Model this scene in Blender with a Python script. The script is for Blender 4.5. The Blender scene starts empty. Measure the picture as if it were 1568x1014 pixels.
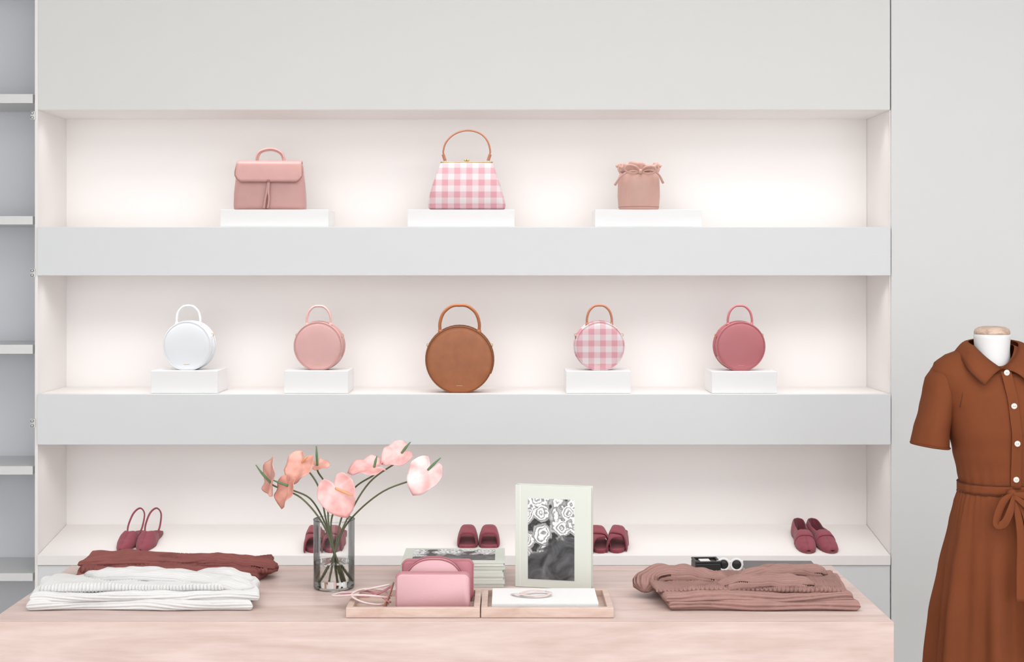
import bpy, bmesh, math, random
from mathutils import Vector, Matrix, noise, Euler
random.seed(4)
FPX=2178.0; CAMZ=1.6
# survey conversion: photo measurement + known distance from the camera -> metres
def X(px,y): return (px-775.0)/FPX*y
def Z(py,y): return CAMZ-(py-413.0)/FPX*y
def lin(c):
    c=c/255.0
    return c/12.92 if c<=0.04045 else ((c+0.055)/1.055)**2.4
def col(r,g,b): return (lin(r),lin(g),lin(b),1)

# ---------------------------------------------------------------- materials
def pm(name,rgb,rough=0.5,bs=0,bstr=0.1,var=0.0,vs=8,metal=0,spec=0.5,sheen=0,stretch=None):
    m=bpy.data.materials.new(name); m.use_nodes=True
    nt=m.node_tree; p=nt.nodes['Principled BSDF']
    p.inputs['Base Color'].default_value=col(*rgb); p.inputs['Roughness'].default_value=rough
    p.inputs['Metallic'].default_value=metal
    p.inputs['Specular IOR Level'].default_value=spec
    if sheen: p.inputs['Sheen Weight'].default_value=sheen
    tc=nt.nodes.new('ShaderNodeTexCoord'); mp=nt.nodes.new('ShaderNodeMapping')
    nt.links.new(tc.outputs['Object'],mp.inputs['Vector'])
    if stretch: mp.inputs['Scale'].default_value=stretch
    if bs:
        n=nt.nodes.new('ShaderNodeTexNoise'); n.inputs['Scale'].default_value=bs; n.inputs['Detail'].default_value=3
        nt.links.new(mp.outputs['Vector'],n.inputs['Vector'])
        b=nt.nodes.new('ShaderNodeBump'); b.inputs['Strength'].default_value=bstr; b.inputs['Distance'].default_value=0.002
        nt.links.new(n.outputs['Fac'],b.inputs['Height']); nt.links.new(b.outputs['Normal'],p.inputs['Normal'])
    if var:
        n=nt.nodes.new('ShaderNodeTexNoise'); n.inputs['Scale'].default_value=vs; n.inputs['Detail'].default_value=4
        nt.links.new(mp.outputs['Vector'],n.inputs['Vector'])
        r=nt.nodes.new('ShaderNodeValToRGB'); c=col(*rgb)
        r.color_ramp.elements[0].position=0.3; r.color_ramp.elements[1].position=0.7
        r.color_ramp.elements[0].color=tuple(x*(1-var) for x in c[:3])+(1,)
        r.color_ramp.elements[1].color=tuple(min(1,x*(1+var)) for x in c[:3])+(1,)
        nt.links.new(n.outputs['Fac'],r.inputs['Fac']); nt.links.new(r.outputs['Color'],p.inputs['Base Color'])
    return m
M={}
M['paint']=pm('wall_paint',(221,222,220),0.6,60,0.03)
M['paint_r']=pm('wall_paint_side',(222,223,223),0.6,60,0.03)
M['lip']=pm('shelf_lacquer',(223,225,227),0.55,60,0.02)
M['alcove']=pm('alcove_paint_bounce_tint',(243,239,237),0.6,60,0.02)  # white paint, with the faint pink of bounced light put into the colour
M['grey']=pm('shelving_grey',(213,215,220),0.55,60,0.02)
M['ped']=pm('pedestal_white',(240,240,240),0.45)
M['floor']=pm('floor_pale',(214,210,207),0.4,20,0.02,0.05,2)
M['ceil']=pm('ceiling_white',(238,238,238),0.8)
M['pinkL']=pm('leather_pink',(198,152,147),0.45,500,0.15,0.03,20)
M['pinkD']=pm('leather_pink_seam',(162,110,105),0.5)
M['pinkC']=pm('leather_blush',(212,166,163),0.42,500,0.12,0.02,20)
M['bucket']=pm('leather_nude_pink',(202,161,149),0.5,500,0.12,0.04,14)
M['whiteL']=pm('leather_white',(228,231,235),0.45,500,0.1)
M['brownL']=pm('leather_tan',(158,94,54),0.42,300,0.15,0.10,22)
M['brownD']=pm('leather_tan_dark',(128,74,42),0.45)
M['roseL']=pm('leather_rose',(180,106,111),0.42,500,0.12,0.02,20)
M['handleO']=pm('handle_cognac',(168,108,80),0.45)
M['gold']=pm('brass',(200,172,120),0.4,metal=1)
M['steel']=pm('steel',(190,190,190),0.3,metal=1)
M['rose']=pm('suede_rose',(142,68,80),0.9,300,0.4,0.12,30,sheen=0.15)
M['rose2']=pm('suede_berry',(138,60,72),0.9,300,0.4,0.1,30,sheen=0.15)
M['insole']=pm('insole',(140,82,82),0.7)
M['dress']=pm('dress_rust_crepe',(125,69,42),0.85,900,0.12,0.05,5,spec=0.15)
M['dressD']=pm('dress_rust_inner',(84,44,27),0.85)
M['button']=pm('shell_button',(236,228,220),0.25)
M['neck']=pm('mannequin_canvas',(232,232,232),0.7,400,0.1)
M['knitW']=pm('knit_white',(210,209,208),0.95,500,0.3)
M['knitR']=pm('knit_terracotta',(134,78,73),0.95,500,0.4,0.08,30)
M['knitM']=pm('knit_mauve',(154,119,111),0.95,500,0.4,0.08,30)
M['stem']=pm('stem_green',(88,94,62),0.45,var=0.25,vs=20)
M['paper']=pm('paper_white',(228,228,227),0.7)
M['pages']=pm('page_edges',(226,225,221),0.8)
M['cover']=pm('cover_sage',(206,210,201),0.6)
M['black']=pm('black_leather',(28,28,30),0.4,300,0.1)
M['dark']=pm('magazine_dark',(88,84,86),0.4,var=0.2,vs=14)
M['pouchP']=pm('pouch_pink',(204,160,165),0.5,500,0.1)
M['pouchR']=pm('pouch_rose',(172,106,115),0.5,500,0.1)
M['pouchS']=pm('pouch_seam',(178,124,130),0.5)
M['pouchT']=pm('pouch_gusset',(164,116,98),0.5)
M['cord']=pm('cord_blush',(214,194,191),0.6)
M['shadowgap']=pm('gap_dark',(70,70,72),0.9)
def wood(name,a,b,sc=(1.2,9,9)):
    m=bpy.data.materials.new(name); m.use_nodes=True; nt=m.node_tree; p=nt.nodes['Principled BSDF']
    tc=nt.nodes.new('ShaderNodeTexCoord'); mp=nt.nodes.new('ShaderNodeMapping'); mp.inputs['Scale'].default_value=sc
    nt.links.new(tc.outputs['Object'],mp.inputs['Vector'])
    n=nt.nodes.new('ShaderNodeTexNoise'); n.inputs['Scale'].default_value=1.8; n.inputs['Detail'].default_value=8; n.inputs['Distortion'].default_value=1.3
    n2=nt.nodes.new('ShaderNodeTexNoise'); n2.inputs['Scale'].default_value=14; n2.inputs['Detail'].default_value=5
    nt.links.new(mp.outputs['Vector'],n.inputs['Vector']); nt.links.new(mp.outputs['Vector'],n2.inputs['Vector'])
    mx=nt.nodes.new('ShaderNodeMath'); mx.operation='MULTIPLY_ADD'; mx.inputs[1].default_value=0.35
    nt.links.new(n2.outputs['Fac'],mx.inputs[0]); nt.links.new(n.outputs['Fac'],mx.inputs[2])
    r=nt.nodes.new('ShaderNodeValToRGB'); r.color_ramp.elements[0].position=0.48; r.color_ramp.elements[1].position=0.85
    r.color_ramp.elements[0].color=col(*a); r.color_ramp.elements[1].color=col(*b)
    nt.links.new(mx.outputs[0],r.inputs['Fac']); nt.links.new(r.outputs['Color'],p.inputs['Base Color'])
    p.inputs['Roughness'].default_value=0.42
    return m
M['wood']=wood('maple_pink',(192,167,158),(212,192,185))
M['tray']=wood('tray_maple',(190,161,147),(209,187,175),(3,14,14))
M['capwood']=wood('cap_wood',(180,150,130),(220,194,176),(8,60,60))
def gingham(name,per):
    m=bpy.data.materials.new(name); m.use_nodes=True; nt=m.node_tree; p=nt.nodes['Principled BSDF']
    tc=nt.nodes.new('ShaderNodeTexCoord'); s=nt.nodes.new('ShaderNodeSeparateXYZ'); nt.links.new(tc.outputs['Object'],s.inputs[0])
    outs=[]
    for ax in ('X','Z'):
        a=nt.nodes.new('ShaderNodeMath'); a.operation='MULTIPLY'; a.inputs[1].default_value=1/per
        f=nt.nodes.new('ShaderNodeMath'); f.operation='FRACT'
        l=nt.nodes.new('ShaderNodeMath'); l.operation='LESS_THAN'; l.inputs[1].default_value=0.5
        nt.links.new(s.outputs[ax],a.inputs[0]); nt.links.new(a.outputs[0],f.inputs[0]); nt.links.new(f.outputs[0],l.inputs[0]); outs.append(l)
    ad=nt.nodes.new('ShaderNodeMath'); ad.operation='ADD'; nt.links.new(outs[0].outputs[0],ad.inputs[0]); nt.links.new(outs[1].outputs[0],ad.inputs[1])
    h=nt.nodes.new('ShaderNodeMath'); h.operation='MULTIPLY'; h.inputs[1].default_value=0.5; nt.links.new(ad.outputs[0],h.inputs[0])
    r=nt.nodes.new('ShaderNodeValToRGB'); r.color_ramp.interpolation='CONSTANT'
    e=r.color_ramp.elements; e[0].color=col(218,208,211); e[0].position=0; e[1].position=0.3; e[1].color=col(216,182,187)
    x=e.new(0.8); x.color=col(208,152,162)
    nt.links.new(h.outputs[0],r.inputs['Fac']); nt.links.new(r.outputs['Color'],p.inputs['Base Color']); p.inputs['Roughness'].default_value=0.8
    return m
M['gingham']=gingham('gingham_pink',0.047)
M['gingham2']=gingham('gingham_pink_small',0.045)
def glass(name,c,ior):
    m=bpy.data.materials.new(name); m.use_nodes=True; p=m.node_tree.nodes['Principled BSDF']
    p.inputs['Base Color'].default_value=c; p.inputs['Roughness'].default_value=0.0; p.inputs['IOR'].default_value=ior
    p.inputs['Transmission Weight'].default_value=1; return m
def thin_glass(name,tint,boost=1.0):
    m=bpy.data.materials.new(name); m.use_nodes=True; nt=m.node_tree
    for n in list(nt.nodes): nt.nodes.remove(n)
    o=nt.nodes.new('ShaderNodeOutputMaterial'); t=nt.nodes.new('ShaderNodeBsdfTransparent'); t.inputs[0].default_value=tint
    g=nt.nodes.new('ShaderNodeBsdfGlossy'); g.inputs['Roughness'].default_value=0.02
    lw=nt.nodes.new('ShaderNodeFresnel'); lw.inputs['IOR'].default_value=1.45
    mu=nt.nodes.new('ShaderNodeMath'); mu.operation='MULTIPLY'; mu.inputs[1].default_value=boost
    mx=nt.nodes.new('ShaderNodeMixShader'); nt.links.new(lw.outputs[0],mu.inputs[0]); nt.links.new(mu.outputs[0],mx.inputs[0])
    nt.links.new(t.outputs[0],mx.inputs[1]); nt.links.new(g.outputs[0],mx.inputs[2]); nt.links.new(mx.outputs[0],o.inputs[0]); return m
M['glass']=thin_glass('clear_glass',(0.955,0.965,0.96,1),0.9); M['water']=glass('water',(0.985,0.995,0.99,1),1.33)
def spathe_mat(name,a,b):
    m=bpy.data.materials.new(name); m.use_nodes=True; nt=m.node_tree; p=nt.nodes['Principled BSDF']
    tc=nt.nodes.new('ShaderNodeTexCoord'); n=nt.nodes.new('ShaderNodeTexNoise'); n.inputs['Scale'].default_value=28; n.inputs['Detail'].default_value=3
    nt.links.new(tc.outputs['Object'],n.inputs['Vector'])
    r=nt.nodes.new('ShaderNodeValToRGB'); r.color_ramp.elements[0].position=0.38; r.color_ramp.elements[1].position=0.62
    r.color_ramp.elements[0].color=col(*a); r.color_ramp.elements[1].color=col(*b)
    nt.links.new(n.outputs['Fac'],r.inputs['Fac']); nt.links.new(r.outputs['Color'],p.inputs['Base Color'])
    w=nt.nodes.new('ShaderNodeBump'); w.inputs['Strength'].default_value=0.3; w.inputs['Distance'].default_value=0.003
    nt.links.new(n.outputs['Fac'],w.inputs['Height']); nt.links.new(w.outputs['Normal'],p.inputs['Normal'])
    p.inputs['Roughness'].default_value=0.3; return m
M['sp_pink']=spathe_mat('spathe_pink',(216,148,144),(232,184,181))
M['sp_peach']=spathe_mat('spathe_peach',(204,140,124),(222,168,154))
M['sp_pale']=spathe_mat('spathe_pale',(222,176,174),(232,206,204))
M['spad_g']=pm('spadix_green',(92,122,84),0.6,300,0.5); M['spad_y']=pm('spadix_yellow',(222,160,112),0.6,300,0.5)
def photo_mat(name,split,vscale=30):
    # printed black-and-white still life: pale ruffled blossoms over a dark draped cloth
    m=bpy.data.materials.new(name); m.use_nodes=True; nt=m.node_tree; p=nt.nodes['Principled BSDF']
    L=nt.links.new; N=nt.nodes.new
    tc=N('ShaderNodeTexCoord'); s=N('ShaderNodeSeparateXYZ'); L(tc.outputs['Generated'],s.inputs[0])
    nz=N('ShaderNodeTexNoise'); nz.inputs['Scale'].default_value=22; nz.inputs['Detail'].default_value=6; nz.inputs['Distortion'].default_value=1.6
    L(tc.outputs['Object'],nz.inputs['Vector'])
    nw=N('ShaderNodeTexNoise'); nw.inputs['Scale'].default_value=60; nw.inputs['Detail'].default_value=2; L(tc.outputs['Object'],nw.inputs['Vector'])
    mxv=N('ShaderNodeVectorMath'); mxv.operation='MULTIPLY_ADD'; mxv.inputs[1].default_value=(0.018,0.018,0.018)
    L(nw.outputs['Color'],mxv.inputs[0]); L(tc.outputs['Object'],mxv.inputs[2])
    v=N('ShaderNodeTexVoronoi'); v.inputs['Scale'].default_value=vscale; L(mxv.outputs[0],v.inputs['Vector'])
    sn=N('ShaderNodeMath'); sn.operation='MULTIPLY'; sn.inputs[1].default_value=34; L(v.outputs['Distance'],sn.inputs[0])
    sw=N('ShaderNodeMath'); sw.operation='MULTIPLY_ADD'; sw.inputs[1].default_value=9; L(nw.outputs['Fac'],sw.inputs[0]); L(sn.outputs[0],sw.inputs[2])
    si=N('ShaderNodeMath'); si.operation='SINE'; L(sw.outputs[0],si.inputs[0])
    pe=N('ShaderNodeMapRange'); pe.inputs['From Min'].default_value=-1; pe.inputs['From Max'].default_value=0.3; pe.inputs['To Min'].default_value=0.22; pe.inputs['To Max'].default_value=0.78; L(si.outputs[0],pe.inputs['Value'])
    ed=N('ShaderNodeMapRange'); ed.inputs['From Min'].default_value=0.52; ed.inputs['From Max'].default_value=0.72; ed.inputs['To Min'].default_value=1; ed.inputs['To Max'].default_value=0.04; L(v.outputs['Distance'],ed.inputs['Value'])
    br=N('ShaderNodeMath'); br.operation='MULTIPLY'; L(pe.outputs[0],br.inputs[0]); L(ed.outputs[0],br.inputs[1])
    cr=N('ShaderNodeCombineXYZ')
    for i in range(3): L(br.outputs[0],cr.inputs[i])
    r2=N('ShaderNodeValToRGB'); e=r2.color_ramp.elements; e[0].position=0.3; e[0].color=(0.015,0.015,0.017,1); e[1].position=0.75; e[1].color=(0.17,0.17,0.18,1)
    L(nz.outputs['Fac'],r2.inputs['Fac'])
    a=N('ShaderNodeMath'); a.operation='MULTIPLY_ADD'; a.inputs[1].default_value=-0.25; L(s.outputs['X'],a.inputs[0]); L(s.outputs[split],a.inputs[2])
    b=N('ShaderNodeMath'); b.operation='MULTIPLY_ADD'; b.inputs[1].default_value=0.45; L(nz.outputs['Fac'],b.inputs[0]); L(a.outputs[0],b.inputs[2])
    g=N('ShaderNodeMapRange'); g.inputs['From Min'].default_value=0.51; g.inputs['From Max'].default_value=0.56; L(b.outputs[0],g.inputs['Value'])
    mx=N('ShaderNodeMix'); mx.data_type='RGBA'; L(g.outputs[0],mx.inputs['Factor']); L(r2.outputs['Color'],mx.inputs['A']); L(cr.outputs[0],mx.inputs['B'])
    L(mx.outputs['Result'],p.inputs['Base Color']); p.inputs['Roughness'].default_value=0.4
    return m
M['photo']=photo_mat('bw_photo_print','Z'); M['photo2']=photo_mat('bw_photo_cover','Y',24)

# ---------------------------------------------------------------- mesh helpers
COL=bpy.context.scene.collection
def group(name,loc=(0,0,0),rot=(0,0,0),parent=None):
    e=bpy.data.objects.new(name,None); COL.objects.link(e); e.location=loc; e.rotation_euler=rot; e.empty_display_size=0.05
    if parent: e.parent=parent
    return e
def mk(name,verts,faces,mat,parent=None,smooth=True,sub=0,solid=0,bev=0,angle=None):
    me=bpy.data.meshes.new(name); me.from_pydata([tuple(v) for v in verts],[],faces); me.validate()
    bm=bmesh.new(); bm.from_mesh(me); bmesh.ops.recalc_face_normals(bm,faces=bm.faces); bm.to_mesh(me); bm.free()
    o=bpy.data.objects.new(name,me); COL.objects.link(o)
    mats=mat if isinstance(mat,list) else [mat]
    for m in mats: me.materials.append(m)
    for p in me.polygons: p.use_smooth=smooth
    if parent: o.parent=parent
    if solid:
        s=o.modifiers.new('s','SOLIDIFY'); s.thickness=solid; s.offset=0
    if bev:
        b=o.modifiers.new('b','BEVEL'); b.width=bev; b.segments=3; b.limit_method='ANGLE'; b.angle_limit=math.radians(40)
        if smooth is False:
            for p in me.polygons: p.use_smooth=True
            w=o.modifiers.new('w','WEIGHTED_NORMAL'); w.keep_sharp=True
    if sub:
        s=o.modifiers.new('u','SUBSURF'); s.levels=sub; s.render_levels=sub
    return o
def boxgeo(x0,x1,y0,y1,z0,z1,V,Fc):
    b=len(V)
    V+= [(x0,y0,z0),(x1,y0,z0),(x1,y1,z0),(x0,y1,z0),(x0,y0,z1),(x1,y0,z1),(x1,y1,z1),(x0,y1,z1)]
    Fc+= [tuple(b+i for i in f) for f in ((0,3,2,1),(4,5,6,7),(0,1,5,4),(1,2,6,5),(2,3,7,6),(3,0,4,7))]
def boxes(name,lst,mat,parent=None,bev=0.0):
    V=[];Fc=[]
    for l in lst: boxgeo(*l,V,Fc)
    return mk(name,V,Fc,mat,parent,smooth=False,bev=bev)
def box(name,x0,x1,y0,y1,z0,z1,mat,parent=None,bev=0.002):
    return boxes(name,[(x0,x1,y0,y1,z0,z1)],mat,parent,bev)
def loft(name,rings,mat,parent=None,cap0=True,cap1=True,closed=True,smooth=True,sub=0,solid=0):
    n=len(rings[0]); V=[v for r in rings for v in r]; Fc=[]
    for j in range(len(rings)-1):
        for i in range(n if closed else n-1):
            k=(i+1)%n; Fc.append((j*n+i,j*n+k,(j+1)*n+k,(j+1)*n+i))
    if cap0: Fc.append(tuple(range(n-1,-1,-1)))
    if cap1: Fc.append(tuple((len(rings)-1)*n+i for i in range(n)))
    return mk(name,V,Fc,mat,parent,smooth,sub,solid)
def lerp(a,b,t): return a+(b-a)*t
def ribf(ph): return 2*abs(math.sin(math.pi*ph))**.6-1
def interp(tab,x):
    if x<=tab[0][0]: return tab[0][1]
    for (a,va),(b,vb) in zip(tab,tab[1:]):
        if x<=b: 
            t=(x-a)/(b-a); t=t*t*(3-2*t)*0.5+t*0.5
            return va+(vb-va)*t
    return tab[-1][1]
def catmull(pts,k,cyc=False):
    pts=[Vector(p) for p in pts]; n=len(pts); out=[]
    rng=range(n if cyc else n-1)
    for i in rng:
        if cyc: p0,p1,p2,p3=pts[i-1],pts[i],pts[(i+1)%n],pts[(i+2)%n]
        else:
            p1,p2=pts[i],pts[i+1]; p0=pts[i-1] if i>0 else p1*2-p2; p3=pts[i+2] if i+2<n else p2*2-p1
        for j in range(k):
            t=j/k
            out.append(0.5*((2*p1)+(p2-p0)*t+(2*p0-5*p1+4*p2-p3)*t*t+(3*p1-p0-3*p2+p3)*t**3))
    if not cyc: out.append(pts[-1])
    return out
def tube(name,pts,r,mat,parent=None,n=10,k=6,cyc=False,h=None,up=None,ribs=0,ramp=0.0,sub=0,wob=0):
    P=catmull(pts,k,cyc) if k>1 else [Vector(p) for p in pts]
    m=len(P); rings=[]; prev=None
    for i,p in enumerate(P):
        a=P[i-1] if (i>0 or cyc) else P[i]; b=P[(i+1)%m] if (i<m-1 or cyc) else P[i]
        t=(b-a).normalized()
        if up is not None:
            s=t.cross(Vector(up))
            if s.length<1e-4: s=prev[0] if prev else Vector((1,0,0))
            s.normalize(); q=s.cross(t).normalized()
        else:
            if prev is None:
                s=t.cross(Vector((0,0,1))); 
                if s.length<1e-3: s=t.cross(Vector((0,1,0)))
                s.normalize()
            else:
                s=prev[0]-t*prev[0].dot(t)
                if s.length<1e-6: s=t.orthogonal()
                s.normalize()
            q=s.cross(t).normalized()
        prev=(s,q)
        u=i/(m-1)
        rr=r if not isinstance(r,(list,tuple)) else (lambda f:(lerp(r[int(f)],r[min(int(f)+1,len(r)-1)],f-int(f))))(u*(len(r)-1))
        ring=[]
        endf=1.0
        if ribs:
            e=min(i,m-1-i); endf=min(1,.45+.14*e)
        for j in range(n):
            an=2*math.pi*j/n
            if h is None: v=p+s*(math.cos(an)*rr)+q*(math.sin(an)*rr)
            elif ribs:
                cx=math.copysign(abs(math.cos(an))**.7,math.cos(an)); cz=math.copysign(abs(math.sin(an))**.8,math.sin(an))
                v=p+s*(cx*rr*endf)+q*(cz*h*endf+ramp*ribf(ribs*(math.asin(max(-1,min(1,cx)))/math.pi+.5))*(1 if cz>0 else -1)*endf)
            else: v=p+s*(math.cos(an)*rr)+q*(math.sin(an)*h)
            if wob: v=v+Vector((0,0,wob*noise.noise(v*30)))
            ring.append(v)
        rings.append(ring)
    n_=n; V=[v for g in rings for v in g]; Fc=[]
    for j in range(m if cyc else m-1):
        jj=(j+1)%m
        for i in range(n_):
            kk=(i+1)%n_; Fc.append((j*n_+i,j*n_+kk,jj*n_+kk,jj*n_+i))
    if not cyc: Fc.append(tuple(range(n_-1,-1,-1))); Fc.append(tuple((m-1)*n_+i for i in range(n_)))
    return mk(name,V,Fc,mat,parent,True,sub)
def rrect(w,d,r,z,n=6,cx=0,cy=0):
    out=[]; r=min(r,w/2-1e-4,d/2-1e-4)
    for (sx,sy,a0) in ((1,1,0),(-1,1,90),(-1,-1,180),(1,-1,270)):
        for i in range(n+1):
            a=math.radians(a0+90*i/n); out.append(Vector((cx+sx*(w/2-r)+r*math.cos(a),cy+sy*(d/2-r)+r*math.sin(a),z)))
    return out
def lathe(name,prof,mat,parent=None,n=40,axis='Z',c=(0,0,0),zmin=None,smooth=True,cap0=True,cap1=True):
    rings=[]
    for (a,r) in prof:
        ring=[]
        for i in range(n):
            t=2*math.pi*i/n
            if axis=='Z': v=Vector((r*math.cos(t),r*math.sin(t),a))
            else: v=Vector((r*math.cos(t),a,r*math.sin(t)))
            if zmin is not None: v.z=max(v.z,zmin)
            ring.append(v+Vector(c))
        rings.append(ring)
    return loft(name,rings,mat,parent,cap0,cap1,smooth=smooth)

# ---------------------------------------------------------------- room shell
Y0=5.44; Y1=5.795
XL=X(58,Y0); XR=X(1363,Y0)
zt=Z(168,Y0); z1t=Z(348,Y0); z1b=Z(422,Y0); z2t=Z(603.5,Y0); z2b=Z(680.5,Y0); z3f=Z(850,Y0); z3l=Z(865,Y0); z3b=Z(803,Y1)
CE=3.3
box('floor',-3.3,4.6,-2.2,5.9,-0.1,0.0,M['floor'],bev=0)
box('ceiling',-3.3,4.6,-2.2,5.9,CE,CE+0.1,M['ceil'],bev=0)
box('wall_left',-3.4,-3.3,-2.2,5.9,0,CE,M['paint'],bev=0)
box('wall_right',4.6,4.7,-2.2,5.9,0,CE,M['paint'],bev=0)
wb=group('wall_back')
box('rear_panel',XL,XR,Y1,5.88,0,zt+0.02,M['alcove'],wb,bev=0)
box('upper_panel',XL,XR,Y0,5.88,zt,CE,M['paint'],wb,bev=0.0015)
box('upper_soffit',XL+.001,XR-.001,Y0+.002,Y1,zt-.0006,zt+.001,M['alcove'],wb,bev=0)
box('right_panel',XR+0.0045,4.6,Y0,5.88,0,CE,M['paint_r'],wb,bev=0.0015)
box('right_return',XR+0.0005,XR+.0044,Y0+.012,Y1,z3l,zt,M['alcove'],wb,bev=0)
box('seam_shade_strip',XR-0.0,XR+0.005,Y0+0.02,5.88,zt,CE,M['shadowgap'],wb,bev=0)  # dark-coloured strip standing in for the shade inside the panel gap
box('left_jamb',XL-0.012,XL,Y0,5.88,0,CE,M['alcove'],wb,bev=0.001)
box('base_panel',XL,XR,Y0,5.795,0,z3l-0.003,M['lip'],wb,bev=0.0015)
box('left_recess_back',-3.3,XL-0.012,5.74,5.88,0,CE,M['grey'],wb,bev=0)
def deep_shelf(zb,ztp):
    g=group('display_shelf')
    box('front_fascia',XL+0.001,XR-0.001,Y0-0.012,Y0+0.02,zb,ztp,M['lip'],g,0.0015)
    box('board',XL+0.001,XR-0.001,Y0+0.02,Y1,zb+0.012,ztp-.0005,M['alcove'],g,0)
deep_shelf(z1b,z1t); deep_shelf(z2b,z2t)
slope=(z3b-z3f)/(Y1-Y0)
sl=group('slanted_shoe_shelf')
mk('board',[(XL+.001,Y0-.01,z3f),(XR-.001,Y0-.01,z3f),(XR-.001,Y1,z3b),(XL+.001,Y1,z3b),(XL+.001,Y0-.01,z3l),(XR-.001,Y0-.01,z3l),(XR-.001,Y1,z3l),(XL+.001,Y1,z3l)],
   [(0,1,2,3),(4,7,6,5),(0,4,5,1),(1,5,6,2),(2,6,7,3),(3,7,4,0)],M['alcove'],sl,smooth=False,bev=0.0015)
def slz(y): return z3f+(y-Y0)*slope
lu=group('shelving_unit')
for i,(a,b) in enumerate(((-40,-26),(144,158),(331,344),(528,542),(714,727),(878,890),(1060,1074))):
    box('shelf_board_%d'%(i+1),-3.29,XL-0.020,Y0,5.738,Z(b,Y0),Z(a,Y0),M['paint_r'],lu,0.001)
box('upright_side',-2.72,-2.70,Y0+0.01,5.738,0,CE-0.01,M['grey'],lu,0)
box('inner_side',XL-0.020,XL-0.0125,Y0+0.04,5.738,0,CE-0.01,M['grey'],lu,0)
for py in (177,418,648):
    h=group('cabinet_hinge',(X(50.5,Y0),Y0-0.003,Z(py,Y0)),parent=lu)
    box('hinge_plate',-0.008,0.010,-0.002,0.006,-0.016,0.016,M['paint'],h,0.001)
    for dz in (-0.009,0.009):
        lathe('hinge_knuckle',[(-0.012,0.001),(-0.012,0.005),(-0.002,0.006),(0.0,0.006)],M['steel'],h,16,'Y',(0,0,dz))

# ---------------------------------------------------------------- pedestals
def pedestal(p0,p1,pt,zb,yf=5.46,d=0.20):
    w=X(p1,yf)-X(p0,yf); cx=(X(p1,yf)+X(p0,yf))/2; zt_=Z(pt,yf)
    g=group('display_riser',(cx,yf+d/2,zb))
    boxes('riser_body',[(-w/2,w/2,-d/2,d/2,0.0,zt_-zb)],M['ped'],g,0.002)
    return zt_
ztop1=pedestal(337,503,321,z1t); pedestal(624,788,321,z1t); pedestal(911,1075,321,z1t)
zr2=pedestal(231,333,568,z2t); pedestal(435,533,568,z2t); pedestal(867,966,568.5,z2t); pedestal(1090,1190,569,z2t)

# ---------------------------------------------------------------- bags row 1
YB=5.54; K=YB/FPX
def satchel():
    g=group('leather_satchel_backpack',(X(414,YB),YB,ztop1),(0,0,math.radians(3)))
    w=108*K; H=73*K
    rings=[]
    for s,ww,dd,rr in ((0,.95,.085,.012),(.02,.99,.10,.018),(.1,1.0,.108,.022),(.35,.995,.104,.025),(.65,.96,.09,.028),(.9,.93,.068,.026),(.975,.90,.058,.022),(1,.86,.045,.015)):
        rings.append(rrect(w*ww,dd,rr,H*s,6))
    loft('body',rings,M['pinkL'],g)
    fl=[]
    n=24
    W=w*.89
    for j in range(13):
        t=j/12
        row=[]
        for i in range(n+1):
            u=i/n*2-1
            drop=1-max(0,(abs(u)-.84)/.16)**2*0.3
            if t<.3:
                a=t/.3; y=lerp(.034,-.036,a); z=H*(1.0+.03*math.sin(a*math.pi)); 
            else:
                a=(t-.3)/.7; z=lerp(H*1.0,H*.585,a*drop); y=-lerp(.038,.058,a)-0.004
            row.append(Vector((u*W/2*(1+.05*t),y,z)))
        fl.append(row)
    loft('flap',fl,M['pinkL'],g,False,False,closed=False,solid=.005)
    e=[(fl[12][i].x,fl[12][i].y-.001,fl[12][i].z) for i in range(0,n+1,2)]
    tube('flap_edge',[tuple(fl[5][0])]+e+[tuple(fl[5][n])],.0019,M['pinkD'],g,8,3)
    tube('tie_strap',[(.0,-.06,H*.60),(-.006,-.065,H*.4),(-.014,-.064,H*.18),(-.018,-.062,H*.03)],.0045,M['pinkL'],g,8,6,h=.0018,up=(0,-1,0))
    tube('tie_strap',[(.002,-.06,H*.60),(.0,-.066,H*.4),(.002,-.066,H*.2),(-.004,-.062,H*.03)],.004,M['pinkL'],g,8,6,h=.0018,up=(0,-1,0))
    tube('tie_gap',[(0,-.0575,H*.58),(-.004,-.0585,H*.35),(-.009,-.0585,H*.02)],.0018,M['pinkD'],g,6,4)
    lathe('tie_keeper',[(-.003,.003),(-.003,.006),(.003,.006),(.003,.003)],M['pinkD'],g,14,'Y',(0,-.063,H*.60))
    hw=19.5*K
    tube('handle',[(-hw,0,H*.98),(-hw*1.02,0,H+.018),(-hw*.82,0,H+.040),(-hw*.3,0,H+.051),(hw*.3,0,H+.051),(hw*.82,0,H+.038),(hw*1.03,0,H+.018),(hw*1.05,0,H*.98)],.0068,M['pinkL'],g,12,6)
    tube('handle_edge',[(-hw,-.007,H*.98),(-hw*1.02,-.007,H+.018),(-hw*.82,-.007,H+.040),(-hw*.3,-.007,H+.051),(hw*.3,-.007,H+.051),(hw*.82,-.007,H+.038),(hw*1.03,-.007,H+.018)],.0012,M['pinkD'],g,6,6)
    for s in (-1,1):
        boxes('handle_tab',[(s*hw*1.02-.011,s*hw*1.02+.011,-.014,.014,H*.985,H+.007)],M['pinkD'],g,.003)
        tube('side_seam',[(s*w*.49,-.02,.01),(s*w*.485,-.018,H*.5),(s*w*.45,-.014,H*.9)],.0015,M['pinkD'],g,6,5)
satchel()
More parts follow.
